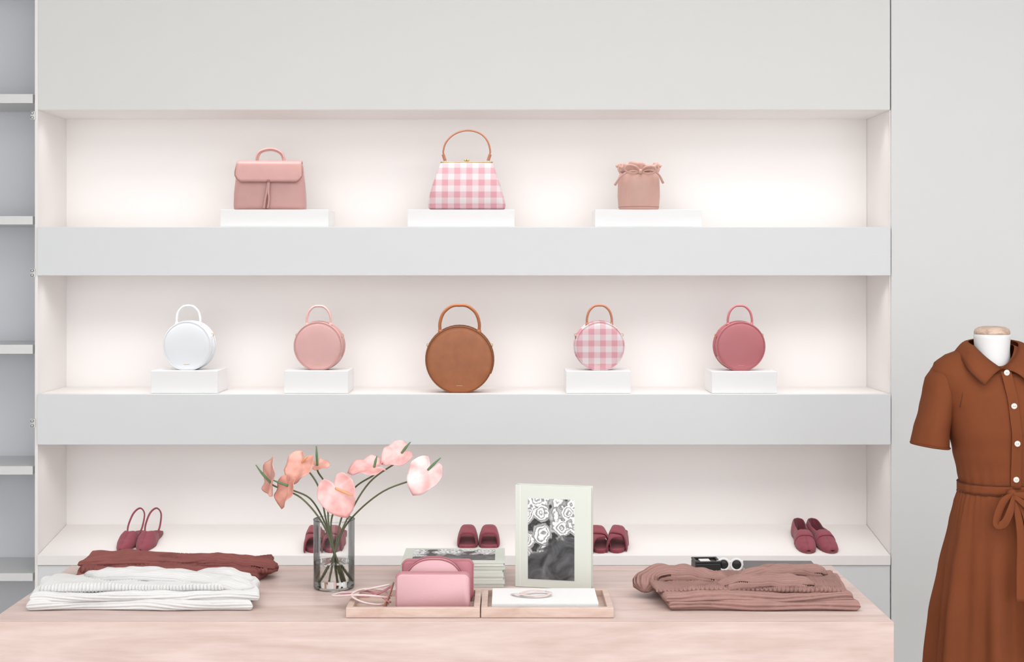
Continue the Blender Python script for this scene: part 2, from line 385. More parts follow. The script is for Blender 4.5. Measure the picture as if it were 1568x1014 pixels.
def frame_bag():
    g=group('gingham_frame_handbag',(X(714.5,YB),YB,ztop1))
    H=74*K; wb_=119*K; wt_=80*K
    rings=[]
    for s,f,d in ((0,.95,.10),(.03,.985,.125),(.12,1.0,.135),(.3,.94,.12),(.45,.89,.105),(.6,.825,.085),(.8,.75,.060),(.92,.70,.040),(.97,.68,.034),(1,.655,.028)):
        r=rrect(wb_*f,d,.028 if s<.5 else .014,H*s,7)
        for v in r:
            v.y+=.010*noise.noise(Vector((v.x*22,v.z*14,3)))*(1-s*.6); v.x+=.005*noise.noise(Vector((v.z*20,1,v.y*20)))
        rings.append(r)
    loft('body',rings,M['gingham'],g,sub=1)
    r=rrect(wt_*.99,.03,.012,H*.995,6); 
    tube('metal_frame',[tuple(v) for v in r],.0018,M['gold'],g,8,1,cyc=True)
    for s in (-1,1):
        tube('handle_ring',[(s*33*K+.005*math.cos(a),0,H+.005+.005*math.sin(a)) for a in [i*math.pi/4 for i in range(8)]],.0011,M['gold'],g,8,3,cyc=True)
        tube('handle_tab',[(s*33*K,0,H+.006),(s*34.5*K,0,H+.018),(s*36*K,0,H+.03)],.0060,M['handleO'],g,10,4,h=.0035,up=(0,-1,0))
        lathe('kiss_lock_ball',[(-.006,.001),(-.004,.0045),(0,.005),(.004,.0045),(.006,.001)],M['gold'],g,14,'Z',(s*.005,0,H+.006))
    tube('handle',[(x*K,0,H+z*K) for x,z in ((-35,8),(-35.5,18),(-31,31),(-20,42),(-6,47.5),(8,48),(22,43),(32,32),(36,18),(35,8))],.0036,M['handleO'],g,10,6)
frame_bag()
def bucket():
    g=group('bucket_bag',(X(978,YB),YB,ztop1))
    H=71*K; rings=[]
    n=96
    for s,a in ((0,27.5),(.02,29.5),(.08,30.5),(.3,31.8),(.55,31.5),(.68,31),(.75,29.0),(.80,26.5),(.84,25),(.88,25.6),(.94,27),(1.0,27)):
        r=[]
        for i in range(n):
            t=2*math.pi*i/n
            pl=max(0,(s-.6)/.4)
            rad=a*K*(1+.09*pl*math.sin(12*t+.6)+.03*pl*math.sin(5*t))
            r.append(Vector((rad*math.cos(t),rad*math.sin(t)*.86,H*s+ (0.007*pl*math.sin(3*t+1)*(s>.9)) )))
        rings.append(r)
    loft('body',rings,M['bucket'],g,True,False,solid=.003)
    mk('inner_lining',[(22*K*math.cos(2*math.pi*i/24),18*K*math.sin(2*math.pi*i/24),H*.84) for i in range(24)],[tuple(range(24))],M['pinkD'],g)
    zc=H*.83
    tube('drawstring',[(27*K*math.cos(t),27*K*.86*math.sin(t),zc) for t in [i*math.pi/10 for i in range(20)]],.0032,M['pinkD'],g,8,2,cyc=True)
    yb=-.066
    tube('bow_loop',[(0,yb,zc-.002),(-.020,yb-.014,zc+.016),(-.050,yb-.014,zc+.020),(-.060,yb-.008,zc+.004),(-.034,yb-.014,zc-.010),(0,yb,zc-.004)],.0042,M['bucket'],g,8,6)
    tube('bow_loop',[(0,yb,zc-.002),(.022,yb-.014,zc+.014),(.050,yb-.014,zc+.014),(.058,yb-.008,zc-.002),(.034,yb-.014,zc-.012),(0,yb,zc-.004)],.0042,M['bucket'],g,8,6)
    tube('bow_tail',[(0,yb,zc-.004),(-.035,yb-.010,zc-.002),(-.072,yb+.01,zc-.020),(-.094,yb+.04,zc-.052)],[.0032,.0032,.0036,.005],M['bucket'],g,8,6)
    tube('bow_tail',[(0,yb,zc-.004),(.035,yb-.012,zc+.002),(.070,yb+.01,zc-.012),(.092,yb+.04,zc-.044)],[.0032,.0032,.0036,.005],M['bucket'],g,8,6)
    lathe('bow_knot',[(-.008,.001),(-.006,.008),(0,.010),(.006,.008),(.008,.001)],M['bucket'],g,14,'Y',(0,yb-.006,zc-.003))
    for s in(-1,1):
        tube('strap_tab',[(s*.068,.0,zc-.01),(s*.078,.0,zc+.012),(s*.072,.0,zc+.030),(s*.088,.0,zc+.020)],.005,M['bucket'],g,8,5,h=.0022,up=(0,-1,0))
    tube('base_seam',[(30.9*K*math.cos(t),30.9*K*.86*math.sin(t),H*.07) for t in [i*math.pi/12 for i in range(24)]],.0012,M['pinkD'],g,6,2,cyc=True)
bucket()

# ---------------------------------------------------------------- circle bags
def circle_bag(name,px,rpx,zb,mat,hmat,hpx,hh,seam,rot,thick=.072,cut=.972):
    Yc=5.535; k=Yc/FPX; r=rpx*k
    g=group(name,(X(px,Yc),Yc,zb+cut*r+.0005),(0,0,math.radians(rot)))
    t=thick/2
    prof=[(-t-.003,.0005),(-t-.003,.5*r),(-t-.002,.85*r),(-t,.955*r),(-t+.003,.985*r),(-t+.008,.992*r),(0,.995*r),(t-.008,.992*r),(t-.003,.985*r),(t,.955*r),(t+.002,.85*r),(t+.003,.5*r),(t+.003,.0005)]
    lathe('body',prof,mat,g,72,'Y',zmin=-cut*r)
    for s in (-1,1):
        pts=[]
        for i in range(60):
            a=2*math.pi*i/60; pts.append((r*.985*math.cos(a),s*(t-.001),max(r*.985*math.sin(a),-cut*r+.002)))
        tube('piping',pts,.0024,seam,g,8,1,cyc=True)
    zz=[]
    for i in range(31):
        a=math.radians(-25+230*i/30); zz.append((r*1.0*math.cos(a),0,r*1.0*math.sin(a)))
    tube('zipper',zz,.004,seam,g,8,1,h=.0014,up=(0,1,0))
    hw=hpx*k; top=hh*k
    zf=math.sqrt(max(0,(r*r-(hw*.98)**2)))-.004
    y=-t*.45
    tube('handle',[(-hw*.98,y,zf),(-hw,y,lerp(zf,top,.35)),(-hw*.82,y,lerp(zf,top,.72)),(-hw*.42,y,lerp(zf,top,.96)),(0,y,top),(hw*.42,y,lerp(zf,top,.96)),(hw*.82,y,lerp(zf,top,.72)),(hw,y,lerp(zf,top,.35)),(hw*.98,y,zf)],.0045 if rpx<45 else .0062,hmat,g,12,6)
    for s in (-1,1):
        tube('handle_base',[(s*hw*.98,y,zf-.004),(s*hw*.99,y,zf+.012)],.0064 if rpx<45 else .0085,hmat,g,12,1)
        a=math.radians(22); bx=r*math.cos(a); bz=r*math.sin(a)
        tube('side_ring',[(s*(bx+.002)+.005*math.cos(q),0,bz+.006+.006*math.sin(q)) for q in [i*math.pi/4 for i in range(8)]],.0012,M['gold'] ,g,6,3,cyc=True)
        tube('side_tab',[(s*(bx+.001),0,bz-.016),(s*(bx+.003),0,bz-.004),(s*(bx+.002),0,bz+.004)],.007,hmat,g,8,4,h=.002,up=(s,0,0))
    box('foil_stamp',-.012,.012,-t-.0036,-t-.0028,-.76*r,-.75*r,M['gold'],g,0)
circle_bag('round_handbag',290.5,37.5,zr2,M['whiteL'],M['whiteL'],18.5,61,M['whiteL'],-5)
circle_bag('round_handbag',489.5,37,zr2,M['pinkC'],M['pinkC'],18.5,61,M['pinkL'],-4)
circle_bag('round_handbag',704,51.5,z2t,M['brownL'],M['brownL'],30,83,M['brownD'],0,.085,.965)
circle_bag('round_gingham_handbag',917,37.5,zr2-.001,M['gingham2'],M['handleO'],19,62,M['gingham2'],3)
circle_bag('round_handbag',1131.5,37.5,zr2-.002,M['roseL'],M['roseL'],18.5,62,M['roseL'],3)

# ---------------------------------------------------------------- shoes
sang=math.atan(slope)
def shoe(parent,off,rz,L,wt,ht,vamp,mat,open_phi=50,wid=1.0,send=1.0):
    e=bpy.data.objects.new('shoe',None); COL.objects.link(e); e.parent=parent; e.location=off; e.rotation_euler=(0,0,rz)
    rings=[];N=34; m=12
    for j in range(N+1):
        s=j/N
        if s>send+0.0001: break
        w=interp(wt,s)*wid; h=interp(ht,s)
        ph=90 if s<vamp else (lerp(90,open_phi,min(1,(s-vamp)/.08)))
        if j==N: w=.0006
        lft=[];rgt=[]
        for q in range(m+1):
            a=math.radians(ph)*q/m
            x=w*max(math.cos(a),0)**.6; z=.007+h*math.sin(a)
            lft.append(Vector((-x,-L/2+L*s,z))); rgt.append(Vector((x,-L/2+L*s,z)))
        rings.append((lft,rgt))
    for sd,nm in ((0,'upper_outer'),(1,'upper_inner')):
        loft(nm,[r[sd] for r in rings],mat,e,False,False,closed=False,solid=.003)
    out=[]
    NS=30
    for j in range(NS+1):
        s=j/NS; out.append((interp(wt,s)*wid*1.0,-L/2+L*s))
    poly=[(x,y) for x,y in out]+[(-x,y) for x,y in reversed(out)]
    n=len(poly); Vv=[(x,y,0) for x,y in poly]+[(x,y,.009) for x,y in poly]
    mk('sole',Vv,[tuple(range(n)),tuple(range(2*n-1,n-1,-1))]+[(i,(i+1)%n,n+(i+1)%n,n+i) for i in range(n)],[M['insole']],e,smooth=False)
    return e
PT=[(0,.004),(.05,.014),(.14,.026),(.27,.035),(.36,.037),(.5,.032),(.65,.027),(.8,.029),(.93,.026),(.98,.018),(1,.006)]
RT=[(0,.008),(.03,.020),(.1,.031),(.22,.037),(.33,.038),(.5,.033),(.65,.029),(.8,.031),(.93,.028),(.98,.019),(1,.006)]
HT=[(0,.008),(.06,.016),(.2,.028),(.4,.045),(.5,.050),(.7,.046),(.9,.056),(1,.060)]
def pair(name,px,yc,kind,gap,L=.25,mat=None,rots=(0,0)):
    g=group(name,(X(px,yc),yc,slz(yc)+.0012),(sang,0,0))
    for i,s in enumerate((-1,1)):
        off=(s*gap/2,0,0)
        if kind=='loafer':
            e=shoe(g,off,rots[i],L,RT,HT,.42,mat,58)
            rr=[]
            for yy,hh in ((.30,.0395),(.34,.043),(.38,.046),(.42,.049)):
                w=interp(RT,yy)+.0015
                rr.append([Vector((w*math.copysign(abs(math.cos(a))**.6,math.cos(a)),-L/2+L*yy,.008+hh*math.sin(a))) for a in [math.pi*q/16 for q in range(17)]])
            loft('saddle_strap',rr,mat,e,False,False,closed=False,solid=.003)
            boxes('tongue',[(-.016,.016,-L/2+L*.40,-L/2+L*.50,.050,.055)],mat,e,.003)
        elif kind=='sling':
            e=shoe(g,off,rots[i],L,PT,HT,.42,mat,34,1.0,.66)
            tube('sling_strap',[(-.026,-L/2+L*.62,.03),(-.029,.055,.055),(-.022,.095,.088),(0,.110,.104),(.022,.095,.088),(.029,.055,.055),(.026,-L/2+L*.62,.03)],.0038,mat,e,8,6,h=.0016,up=(0,1,.2))
            box('stacked_heel',-.022,.022,L*.36,L*.49,-.0005,.008,M['insole'],e,.002)
        else:
            e=bpy.data.objects.new('slide',None); COL.objects.link(e); e.parent=g; e.location=off; e.rotation_euler=(0,0,rots[i])
            NS=30; out=[(interp(RT,j/NS),-L/2+L*j/NS) for j in range(NS+1)]
            poly=out+[(-x,y) for x,y in reversed(out)]; n=len(poly)
            Vv=[(x,y,0) for x,y in poly]+[(x,y,.014) for x,y in poly]
            mk('footbed',Vv,[tuple(range(n)),tuple(range(2*n-1,n-1,-1))]+[(q,(q+1)%n,n+(q+1)%n,n+q) for q in range(n)],mat,e,smooth=False,bev=.002)
            def strap(ya,yb,sk,hh,nm):
                rr=[]
                for q in range(7):
                    f=q/6; yy=lerp(ya,yb,f); w=interp(RT,yy)+.002
                    rr.append([Vector((w*math.copysign(abs(math.cos(a))**.5,math.cos(a)),-L/2+L*yy+sk*math.cos(a)*.03,.002+(hh+.006*f)*math.sin(a))) for a in [math.pi*p/18 for p in range(19)]])
                loft(nm,rr,mat,e,False,False,closed=False,solid=.004)
            if kind=='slide': strap(.12,.50,0,.056,'wide_strap')
            else: strap(.10,.40,.9,.054,'cross_strap'); strap(.20,.50,-.9,.062,'cross_strap_over')
pair('slingback_flats',215,5.575,'sling',.071,.24,M['rose'],(-.10,-.04))
pair('strap_mules',499,5.575,'cross',.078,.24,M['rose2'],(0.05,-.05))
pair('slide_sandals',733,5.60,'slide',.084,.22,M['rose2'],(0,0))
pair('crossed_slide_sandals',931,5.575,'cross',.082,.25,M['rose2'],(.05,-.16))
pair('loafers',1243.5,5.575,'loafer',.073,.255,M['rose'],(-.03,.12))

# ---------------------------------------------------------------- display table
TZ=.85; TL=X(-19,3.025); TR=X(1369,3.025)
tb=group('display_table',((TL+TR)/2,3.315,0))
hw=(TR-TL)/2; hd=.29
box('table_top',-hw,hw,-hd+.0184,hd,TZ-.045,TZ,M['wood'],tb,.0008)
box('front_panel',-hw,hw,-hd,-hd+.018,0,TZ,M['wood'],tb,.0012)
box('side_panel_left',-hw+.001,-hw+.031,-hd+.031,hd-.001,0,TZ-.0455,M['wood'],tb,.001)
box('side_panel_right',hw-.031,hw-.001,-hd+.031,hd-.001,0,TZ-.0455,M['wood'],tb,.001)
box('back_panel',-hw+.032,hw-.032,hd-.031,hd-.001,0,TZ-.0455,M['wood'],tb,.001)

# ---------------------------------------------------------------- folded knits
def fold_layer(name,parent,FL,FR,BR,BL,z0,th,mat,per,amp,mode,nu=None,nv=None,nz=.006,seed=0,skew=0,hfun=None):
    FL,FR,BR,BL=[Vector(p) for p in (FL,FR,BR,BL)]
    Lx=(FR-FL).length; D=(BL-FL).length; R=th/2
    nu=nu or (int(Lx/per*8) if mode!='x' else 110); nv=nv or (int(2*D/per*8) if mode!='y' else 90)
    us=[]
    for i in range(9): us.append(R*(1-math.cos(math.pi/2*i/9)))
    for i in range(nu+1): us.append(R+(Lx-2*R)*i/nu)
    for i in range(8,-1,-1): us.append(Lx-R*(1-math.cos(math.pi/2*i/9)))
    per_len=2*(D-2*R)+2*math.pi*R
    rings=[]
    for d in us:
        u=d/Lx; e=min(d,Lx-d); f=1.0 if e>=R else math.sqrt(max(0.0004,1-(1-e/R)**2))
        a=FL.lerp(FR,u); b=BL.lerp(BR,u); ax=(b-a).normalized(); DD=(b-a).length
        ring=[]
        for j in range(nv):
            s=per_len*j/nv
            st=D-2*R
            if s<math.pi*R:
                an=-math.pi/2-s/R; yy=R+R*math.cos(an); zz=R-R*math.cos(s/R); ny=math.cos(an); nn=-math.cos(s/R)
            elif s<math.pi*R+st: yy=R+(s-math.pi*R); zz=2*R; ny=0; nn=1
            elif s<2*math.pi*R+st:
                an=math.pi/2-(s-math.pi*R-st)/R; yy=D-R+R*math.cos(an); zz=R+R*math.sin(an); ny=math.cos(an); nn=math.sin(an)
            else: yy=D-R-(s-2*math.pi*R-st); zz=0; ny=0; nn=-1
            warp=.012*noise.noise(Vector((d*6+seed,yy*6,1.7)))
            if mode=='x': ph=(s+warp+skew*d)/per
            else: ph=(d+skew*yy+warp)/per
            dsp=amp*ribf(ph)
            t=yy/D
            p=a+ax*(t*DD)
            zz=R+(zz-R)*f+nn*dsp*f
            p=p+ax*(ny*dsp)
            w=noise.noise(Vector((p.x*7+seed,p.y*9,seed*3.1)))
            w2=noise.noise(Vector((p.x*22+seed,p.y*26,seed)))
            up=max(0,zz/(2*R))
            z=z0+zz+up*(nz*w+nz*.45*w2)
            endw=noise.noise(Vector((p.y*14,zz*20,seed+5)))
            frw=noise.noise(Vector((p.x*6+seed,zz*25,2)))
            p=p+Vector((endw*.012*(1 if (u<.5) else -1)*abs(2*u-1),frw*.012*(1-t),0))
            z=max(z,z0+.0002) 
            ring.append(Vector((p.x,p.y,z)))
        rings.append(ring)
    return loft(name,rings,mat,parent)
def V2(px,y): return (X(px,y),y,0)
g=group('folded_white_sweater')
fold_layer('lower_fold',g,V2(42,3.125),V2(386,3.125),V2(392,3.31),V2(60,3.31),TZ+.001,.020,M['knitW'],.0070,.0020,'x',nz=.004,seed=1)
fold_layer('middle_fold',g,V2(44,3.13),V2(398,3.14),V2(396,3.315),V2(66,3.31),TZ+.019,.017,M['knitW'],.0070,.0020,'x',nz=.007,seed=2.3)
fold_layer('upper_fold',g,V2(56,3.15),V2(345,3.16),V2(375,3.32),V2(80,3.31),TZ+.033,.013,M['knitW'],.0076,.0023,'y',nz=.012,seed=3.7,skew=1.6)
tube('sleeve',[(X(135,3.28),3.27,TZ+.049),(X(215,3.25),3.25,TZ+.054),(X(290,3.24),3.235,TZ+.050),(X(350,3.22),3.20,TZ+.044),(X(388,3.19),3.18,TZ+.034)],[.035,.045,.04,.035,.022],M['knitW'],g,160,14,h=.010,up=(0,0,1),ribs=11,ramp=.0028,wob=.006)
tube('sleeve_fold',[(X(300,3.28),3.285,TZ+.046),(X(345,3.25),3.26,TZ+.052),(X(385,3.24),3.23,TZ+.040)],[.024,.03,.022],M['knitW'],g,120,14,h=.010,up=(0,0,1),ribs=8,ramp=.0026,wob=.006)
g=group('folded_terracotta_sweater')
fold_layer('lower_fold',g,V2(112,3.40),V2(395,3.41),V2(425,3.565),V2(132,3.56),TZ+.001,.019,M['knitR'],.010,.0034,'x',nz=.004,seed=11)
fold_layer('upper_fold',g,V2(120,3.415),V2(412,3.42),V2(420,3.565),V2(132,3.56),TZ+.018,.015,M['knitR'],.010,.0036,'y',nz=.009,seed=12.2,skew=1.2)
fold_layer('top_panel',g,V2(122,3.45),V2(322,3.45),V2(330,3.565),V2(140,3.565),TZ+.031,.010,M['knitR'],.010,.0030,'x',nz=.010,seed=13.7)
tube('sleeve',[(X(300,3.5),3.48,TZ+.036),(X(350,3.48),3.47,TZ+.038),(X(395,3.46),3.46,TZ+.033),(X(424,3.45),3.47,TZ+.020)],[.035,.042,.036,.02],M['knitR'],g,150,14,h=.010,up=(0,0,1),ribs=8,ramp=.0045,wob=.008)
tube('cuff',[(X(150,3.42),3.418,TZ+.018),(X(240,3.42),3.408,TZ+.022),(X(330,3.42),3.412,TZ+.022),(X(395,3.42),3.43,TZ+.020)],[.016,.024,.024,.02],M['knitR'],g,110,12,h=.012,up=(0,0,1),ribs=6,ramp=.0036,wob=.006)
g=group('folded_mauve_sweater')
fold_layer('lower_fold',g,V2(1026,3.125),V2(1316,3.125),V2(1283,3.34),V2(1000,3.34),TZ+.001,.018,M['knitM'],.0095,.0034,'x',nz=.003,seed=21)
fold_layer('middle_fold',g,V2(1018,3.135),V2(1308,3.135),V2(1280,3.345),V2(992,3.34),TZ+.017,.016,M['knitM'],.0095,.0034,'x',nz=.006,seed=22)
fold_layer('upper_fold',g,V2(1003,3.165),V2(1292,3.155),V2(1274,3.345),V2(988,3.34),TZ+.031,.012,M['knitM'],.0095,.0038,'y',nz=.009,seed=23,skew=1.3)
tube('sleeve',[(X(1098,3.2),3.175,TZ+.046),(X(1140,3.2),3.19,TZ+.050),(X(1195,3.2),3.20,TZ+.051),(X(1245,3.2),3.185,TZ+.044)],[.02,.034,.036,.03],M['knitM'],g,150,14,h=.009,up=(0,0,1),ribs=8,ramp=.0048,wob=.008)
tube('sleeve_over',[(X(1120,3.3),3.215,TZ+.048),(X(1165,3.28),3.25,TZ+.056),(X(1215,3.3),3.285,TZ+.055),(X(1262,3.32),3.305,TZ+.047)],[.022,.034,.036,.024],M['knitM'],g,150,14,h=.009,up=(0,0,1),ribs=8,ramp=.0048,wob=.008)
tube('collar_fold',[(X(984,3.28),3.235,TZ+.022),(X(992,3.28),3.26,TZ+.042),(X(1025,3.28),3.28,TZ+.052),(X(1070,3.28),3.26,TZ+.048),(X(1110,3.26),3.215,TZ+.044)],[.026,.034,.036,.03,.018],M['knitM'],g,150,14,h=.010,up=(0,0,1),ribs=8,ramp=.0048,wob=.008)

# ---------------------------------------------------------------- vase + anthuriums
YV=3.354; vx=X(511.5,YV); vr=31.3/FPX*YV; vh=(902-797)/FPX*YV
g=group('glass_vase_with_anthuriums',(vx,YV,TZ))
lathe('glass_vase',[(.0005,.001),(.0005,vr-.004),(.002,vr-.001),(.006,vr),(vh,vr)],M['glass'],g,72,cap1=False)
tube('vase_rim',[(vr*math.cos(a),vr*math.sin(a),vh) for a in [i*math.pi/32 for i in range(64)]],.0011,M['glass'],g,8,1,cyc=True)
lathe('vase_foot',[(.001,.001),(.001,vr-.003),(.007,vr-.002),(.007,.001)],glass('glass_foot',(.96,.98,.97,1),1.2),g,64,smooth=False)
lathe('water',[(.0075,.001),(.0075,vr-.0015),(.062,vr-.0015),(.062,.001)],M['water'],g,72,smooth=False)
def FP(px,py,dy=0):
    y=YV+dy; return Vector((X(px,y)-vx,dy,Z(py,y)-TZ))
HR=[(0,1.0),(12,.90),(30,.79),(55,.69),(80,.62),(105,.58),(130,.55),(150,.47),(168,.28),(180,.10)]
def spathe(att,tip,nor,size,mat,spd,spl,sm,cup=.35):
    tip=Vector(tip).normalized(); nor=Vector(nor); nor=(nor-tip*nor.dot(tip)).normalized(); sd=tip.cross(nor)
    rings=[];n=48
    for j in range(0,11):
        f=max(.02,j/10); r=[]
        for i in range(n):
            a=-180+360*i/n; rr=interp(HR,abs(a))*f
            x=math.cos(math.radians(a))*rr; y=math.sin(math.radians(a))*rr*1.0
            z=cup*(y*y*.9+ x*x*.35)+.06*math.sin(a*.09+size*90)*f*f+.022*math.cos(math.radians(a)*9)*f*f
            if x>.6: z-=(x-.6)**2*1.2
            r.append(att+tip*x*size+sd*y*size+nor*z*size)
        rings.append(r)
    loft('spathe',rings,mat,g,True,False,solid=.0009)
    s=Vector(spd).normalized()
    tube('spadix',[att,att+s*spl*.5+nor*.002,att+s*spl],[.0028,.0030,.0012],sm,g,10,6)
fl=[
 ((415,740,-.02),(.10,0,1),(-.9,-.42,0),.070,'sp_peach',(-.62,-.1,.78),.056,'spad_g',493,530),
 ((463,708,.0),(-.42,-.25,-.75),(-.45,-.85,.25),.060,'sp_peach',(.35,-.3,.35),.026,'spad_y',500,524),
 ((486,713,.03),(1,-.1,.05),(-.1,-.55,.85),.032,'sp_peach',(-.05,0,1),.047,'spad_g',503,520),
 ((441,744,-.04),(-.35,-.1,-1),(-.75,-.66,.2),.056,'sp_peach',(-.9,-.1,.35),.036,'spad_g',497,527),
 ((514,748,-.06),(.42,-.25,-.95),(-.1,-1,.15),.074,'sp_pink',(.85,-.45,-.28),.048,'spad_y',507,515),
 ((573,716,.0),(-1,-.15,-.12),(0,-.42,.90),.064,'sp_pink',(.25,0,1),.028,'spad_g',521,505),
 ((615,694,.02),(-.85,-.2,-.35),(-.1,-.75,.6),.056,'sp_pink',(.6,0,.75),.034,'spad_g',529,497),
 ((655,720,-.03),(-.50,-.2,-.8),(-.15,-.85,.5),.068,'sp_pale',(.72,0,.68),.042,'spad_g',533,494),
]
for i,(a,tip,nor,sz,mt,sd,spl,sm,mo,bo) in enumerate(fl):
    att=FP(*a); spathe(att,tip,nor,sz,M[mt],sd,spl,M[sm])
    nv=Vector(nor).normalized()
    q=[(-.022),.012,-.012,.02,-.02,.018,-.016,.008][i]
    m=FP(mo,800,q*.8); b=FP(bo,890,-q)
    mid=att.lerp(m,.5)+Vector((0.010*(-1 if a[0]>540 else 1),0,.012))
    tube('stem',[att-nv*.001,att-nv*.010+Vector((0,0,-.008)),mid,m,m.lerp(b,.5),b],.0021,M['stem'],g,8,8)

# ---------------------------------------------------------------- trays
def tray(p0,p1):
    yf=3.06; yb=3.245; x0=X(p0,yf); x1=X(p1,yf); c=(x0+x1)/2; w=(x1-x0)/2; d=(yb-yf)/2
    g=group('wooden_tray',(c,(yf+yb)/2,TZ+.0005)); h=.022
    boxes('tray_frame',[(-w,w,-d,-d+.012,0,h),(-w,w,d-.012,d,0,h),(-w,-w+.014,-d+.012,d-.012,0,h),(w-.014,w,-d+.012,d-.012,0,h)],M['tray'],g,.0015)
    box('tray_base',-w+.010,w-.010,-d+.010,d-.010,.001,.006,M['tray'],g,0)
    return g,w,d
tray(529.5,735); tray(736.5,940)
yp=3.085; cx=(X(752,yp)+X(918,yp))/2
g=group('paper_stack',(cx,3.155,TZ+.0070)); w=(X(918,yp)-X(752,yp))/2-.001
for i in range(6):
    o=random.uniform(-.0008,.0008); box('sheet_bundle_%d'%(i+1),-w+.001+o,w-.001+o,-.072,.072,i*.0034,i*.0034+.0032,M['paper'],g,.0005)
g=group('ribbon_strap',(X(815,3.15),3.15,TZ+.0285))
tube('ribbon',[(-.045,.01,.001),(-.03,-.012,.006),(0,-.022,.004),(.028,-.016,.003),(.04,.0,.006),(.03,.022,.004),(0,.018,.007),(-.025,.0,.005),(-.005,-.01,.008),(.03,.004,.009)],.0042,M['cord'],g,8,6,h=.0010,up=(0,0,1))

def rbox_bag(name,px0,px1,yc,dep,H,mat,seam,rad=.012,z0=.0070):
    x0=X(px0,yc-dep/2); x1=X(px1,yc-dep/2); c=(x0+x1)/2; w=(x1-x0)
    g=group(name,(c,yc,TZ+z0))
    rings=[]
    for (yy,sc) in ((-dep/2,.965),(-dep/2+.003,.99),(-dep/2+.006,1),(dep/2-.006,1),(dep/2-.003,.99),(dep/2,.965)):
        rr=rrect(w*sc,H*sc,rad,0,6); rings.append([Vector((v.x,yy,v.y+H/2)) for v in rr])
    loft('body',rings,mat,g)
    for yy in (-dep/2+.004,dep/2-.004):
        rr=rrect(w,H,rad,0,6); tube('piping',[(v.x,yy,v.y+H/2) for v in rr],.0014,seam,g,6,1,cyc=True)
    rr=[v for v in rrect(w*1.004,H*1.004,rad,0,6)]; tube('zip',[(v.x,0,v.y+H/2) for v in rr if v.y>-H*.3],.0022,M['pouchS'],g,6,1,h=.001,up=(0,1,0))
    return g
rbox_bag('zip_pouch',606.5,719,3.118,.030,.078,M['pouchP'],M['pouchS'])
rbox_bag('zip_pouch',616,724,3.198,.030,.090,M['pouchR'],M['pouchR'])
g=group('half_moon_pouch',(X(665,3.158),3.158,TZ+.0070))
rings=[]
for yy,sc in ((-.014,.96),(-.011,.99),(-.007,1),(.007,1),(.011,.99),(.014,.96)):
    r=[]
    for i in range(40):
        a=math.pi*i/39; r.append(Vector((.066*sc*math.copysign(abs(math.cos(a))**.8,math.cos(a)),yy,.040+.062*sc*math.sin(a))))
    for i in range(6): r.append(Vector((lerp(-.066,.066,(i+.5)/6)*sc,yy,.001)))
    rings.append(r)
loft('body',rings,M['pouchP'],g)
for yy in (-.012,.012):
    tube('piping',[(.067*math.copysign(abs(math.cos(a))**.8,math.cos(a)),yy,.040+.063*math.sin(a)) for a in [math.pi*i/30 for i in range(31)]],.0018,M['pouchR'],g,6,1)
g=group('crossbody_strap',(X(568,3.14),3.14,TZ))
tube('strap_loop',[(.045,.03,.045),(.02,.01,.035),(-.01,-.01,.030),(-.045,-.005,.034),(-.068,.015,.028),(-.050,.04,.0265),(-.015,.03,.034),(.02,.0,.030),(.044,-.02,.020)],.0045,M['pouchR'],g,8,6,h=.0016,up=(0,0,1))
tube('cord_loop',[(.042,.0,.025),(.01,-.02,.034),(-.03,-.02,.036),(-.065,.0,.030),(-.088,.02,.026),(-.070,.05,.026),(-.05,.04,.028),(-.01,.02,.040),(.04,.02,.05)],.0024,M['cord'],g,8,6)
tube('cord_loop',[(.040,-.01,.014),(.01,-.03,.018),(-.02,-.035,.026),(-.042,-.01,.034),(-.02,.02,.04),(.02,.03,.036),(.044,.02,.026)],.0022,M['cord'],g,8,6)
tube('wrist_strap',[(.050,.0,.060),(.044,-.004,.040),(.036,-.012,.018),(.032,-.03,.012)],.009,M['pouchT'],g,8,6,h=.0022,up=(1,0,0))

# ---------------------------------------------------------------- book stack
yf=3.354; bx0=X(613,yf); bx1=X(772,yf); w=(bx1-bx0)/2
g=group('book_stack',((bx0+bx1)/2,yf+.088,TZ+.0005))
z=0
for i in range(7):
    ox=random.uniform(-.0022,.0022); oy=random.uniform(-.002,.002); tk=.0084; d=.088
    lst=[(-w+ox,w+ox,-d+oy,d+oy,z,z+.0013),(-w+ox,w+ox,-d+oy,d+oy,z+tk-.0015,z+tk-.0002)]
    if i%2: lst.append((-w+ox,w+ox,-d+oy,-d+oy+.0014,z+.0012,z+tk-.0015))
    boxes('covers_%d'%(i+1),lst,M['cover'],g,.0003)
    box('pages_%d'%(i+1),-w+.003+ox,w-.003+ox,-d+.0025+oy,d-.003+oy,z+.0013,z+tk-.0015,M['pages'],g,0)
    z+=tk
box('cover_photo',-w+.025,w-.022,-.060,.066,z,z+.0004,M['photo2'],g,0)

W=.180; H=.240; T=.026
g=group('standing_art_book',(X(789,3.37),3.365,TZ+.0005),(0,0,-math.radians(13)))
box('front_cover',0,W+.002,-.0005,.0022,0,H,M['cover'],g,.0008)
box('back_cover',0,W+.002,T-.0022,T+.0005,0,H,M['cover'],g,.0008)
box('spine',0,.0025,.0022,T-.0022,0,H,M['cover'],g,.0005)
box('page_block',.0026,W-.001,.0023,T-.0023,.003,H-.004,M['pages'],g,0)
box('hinge_groove',.011,.0122,-.0009,-.0004,.001,H-.001,M['pages'],g,0)
box('cover_photo',.031,.031+.111,-.0012,-.0004,.020,.020+.190,M['photo'],g,0)

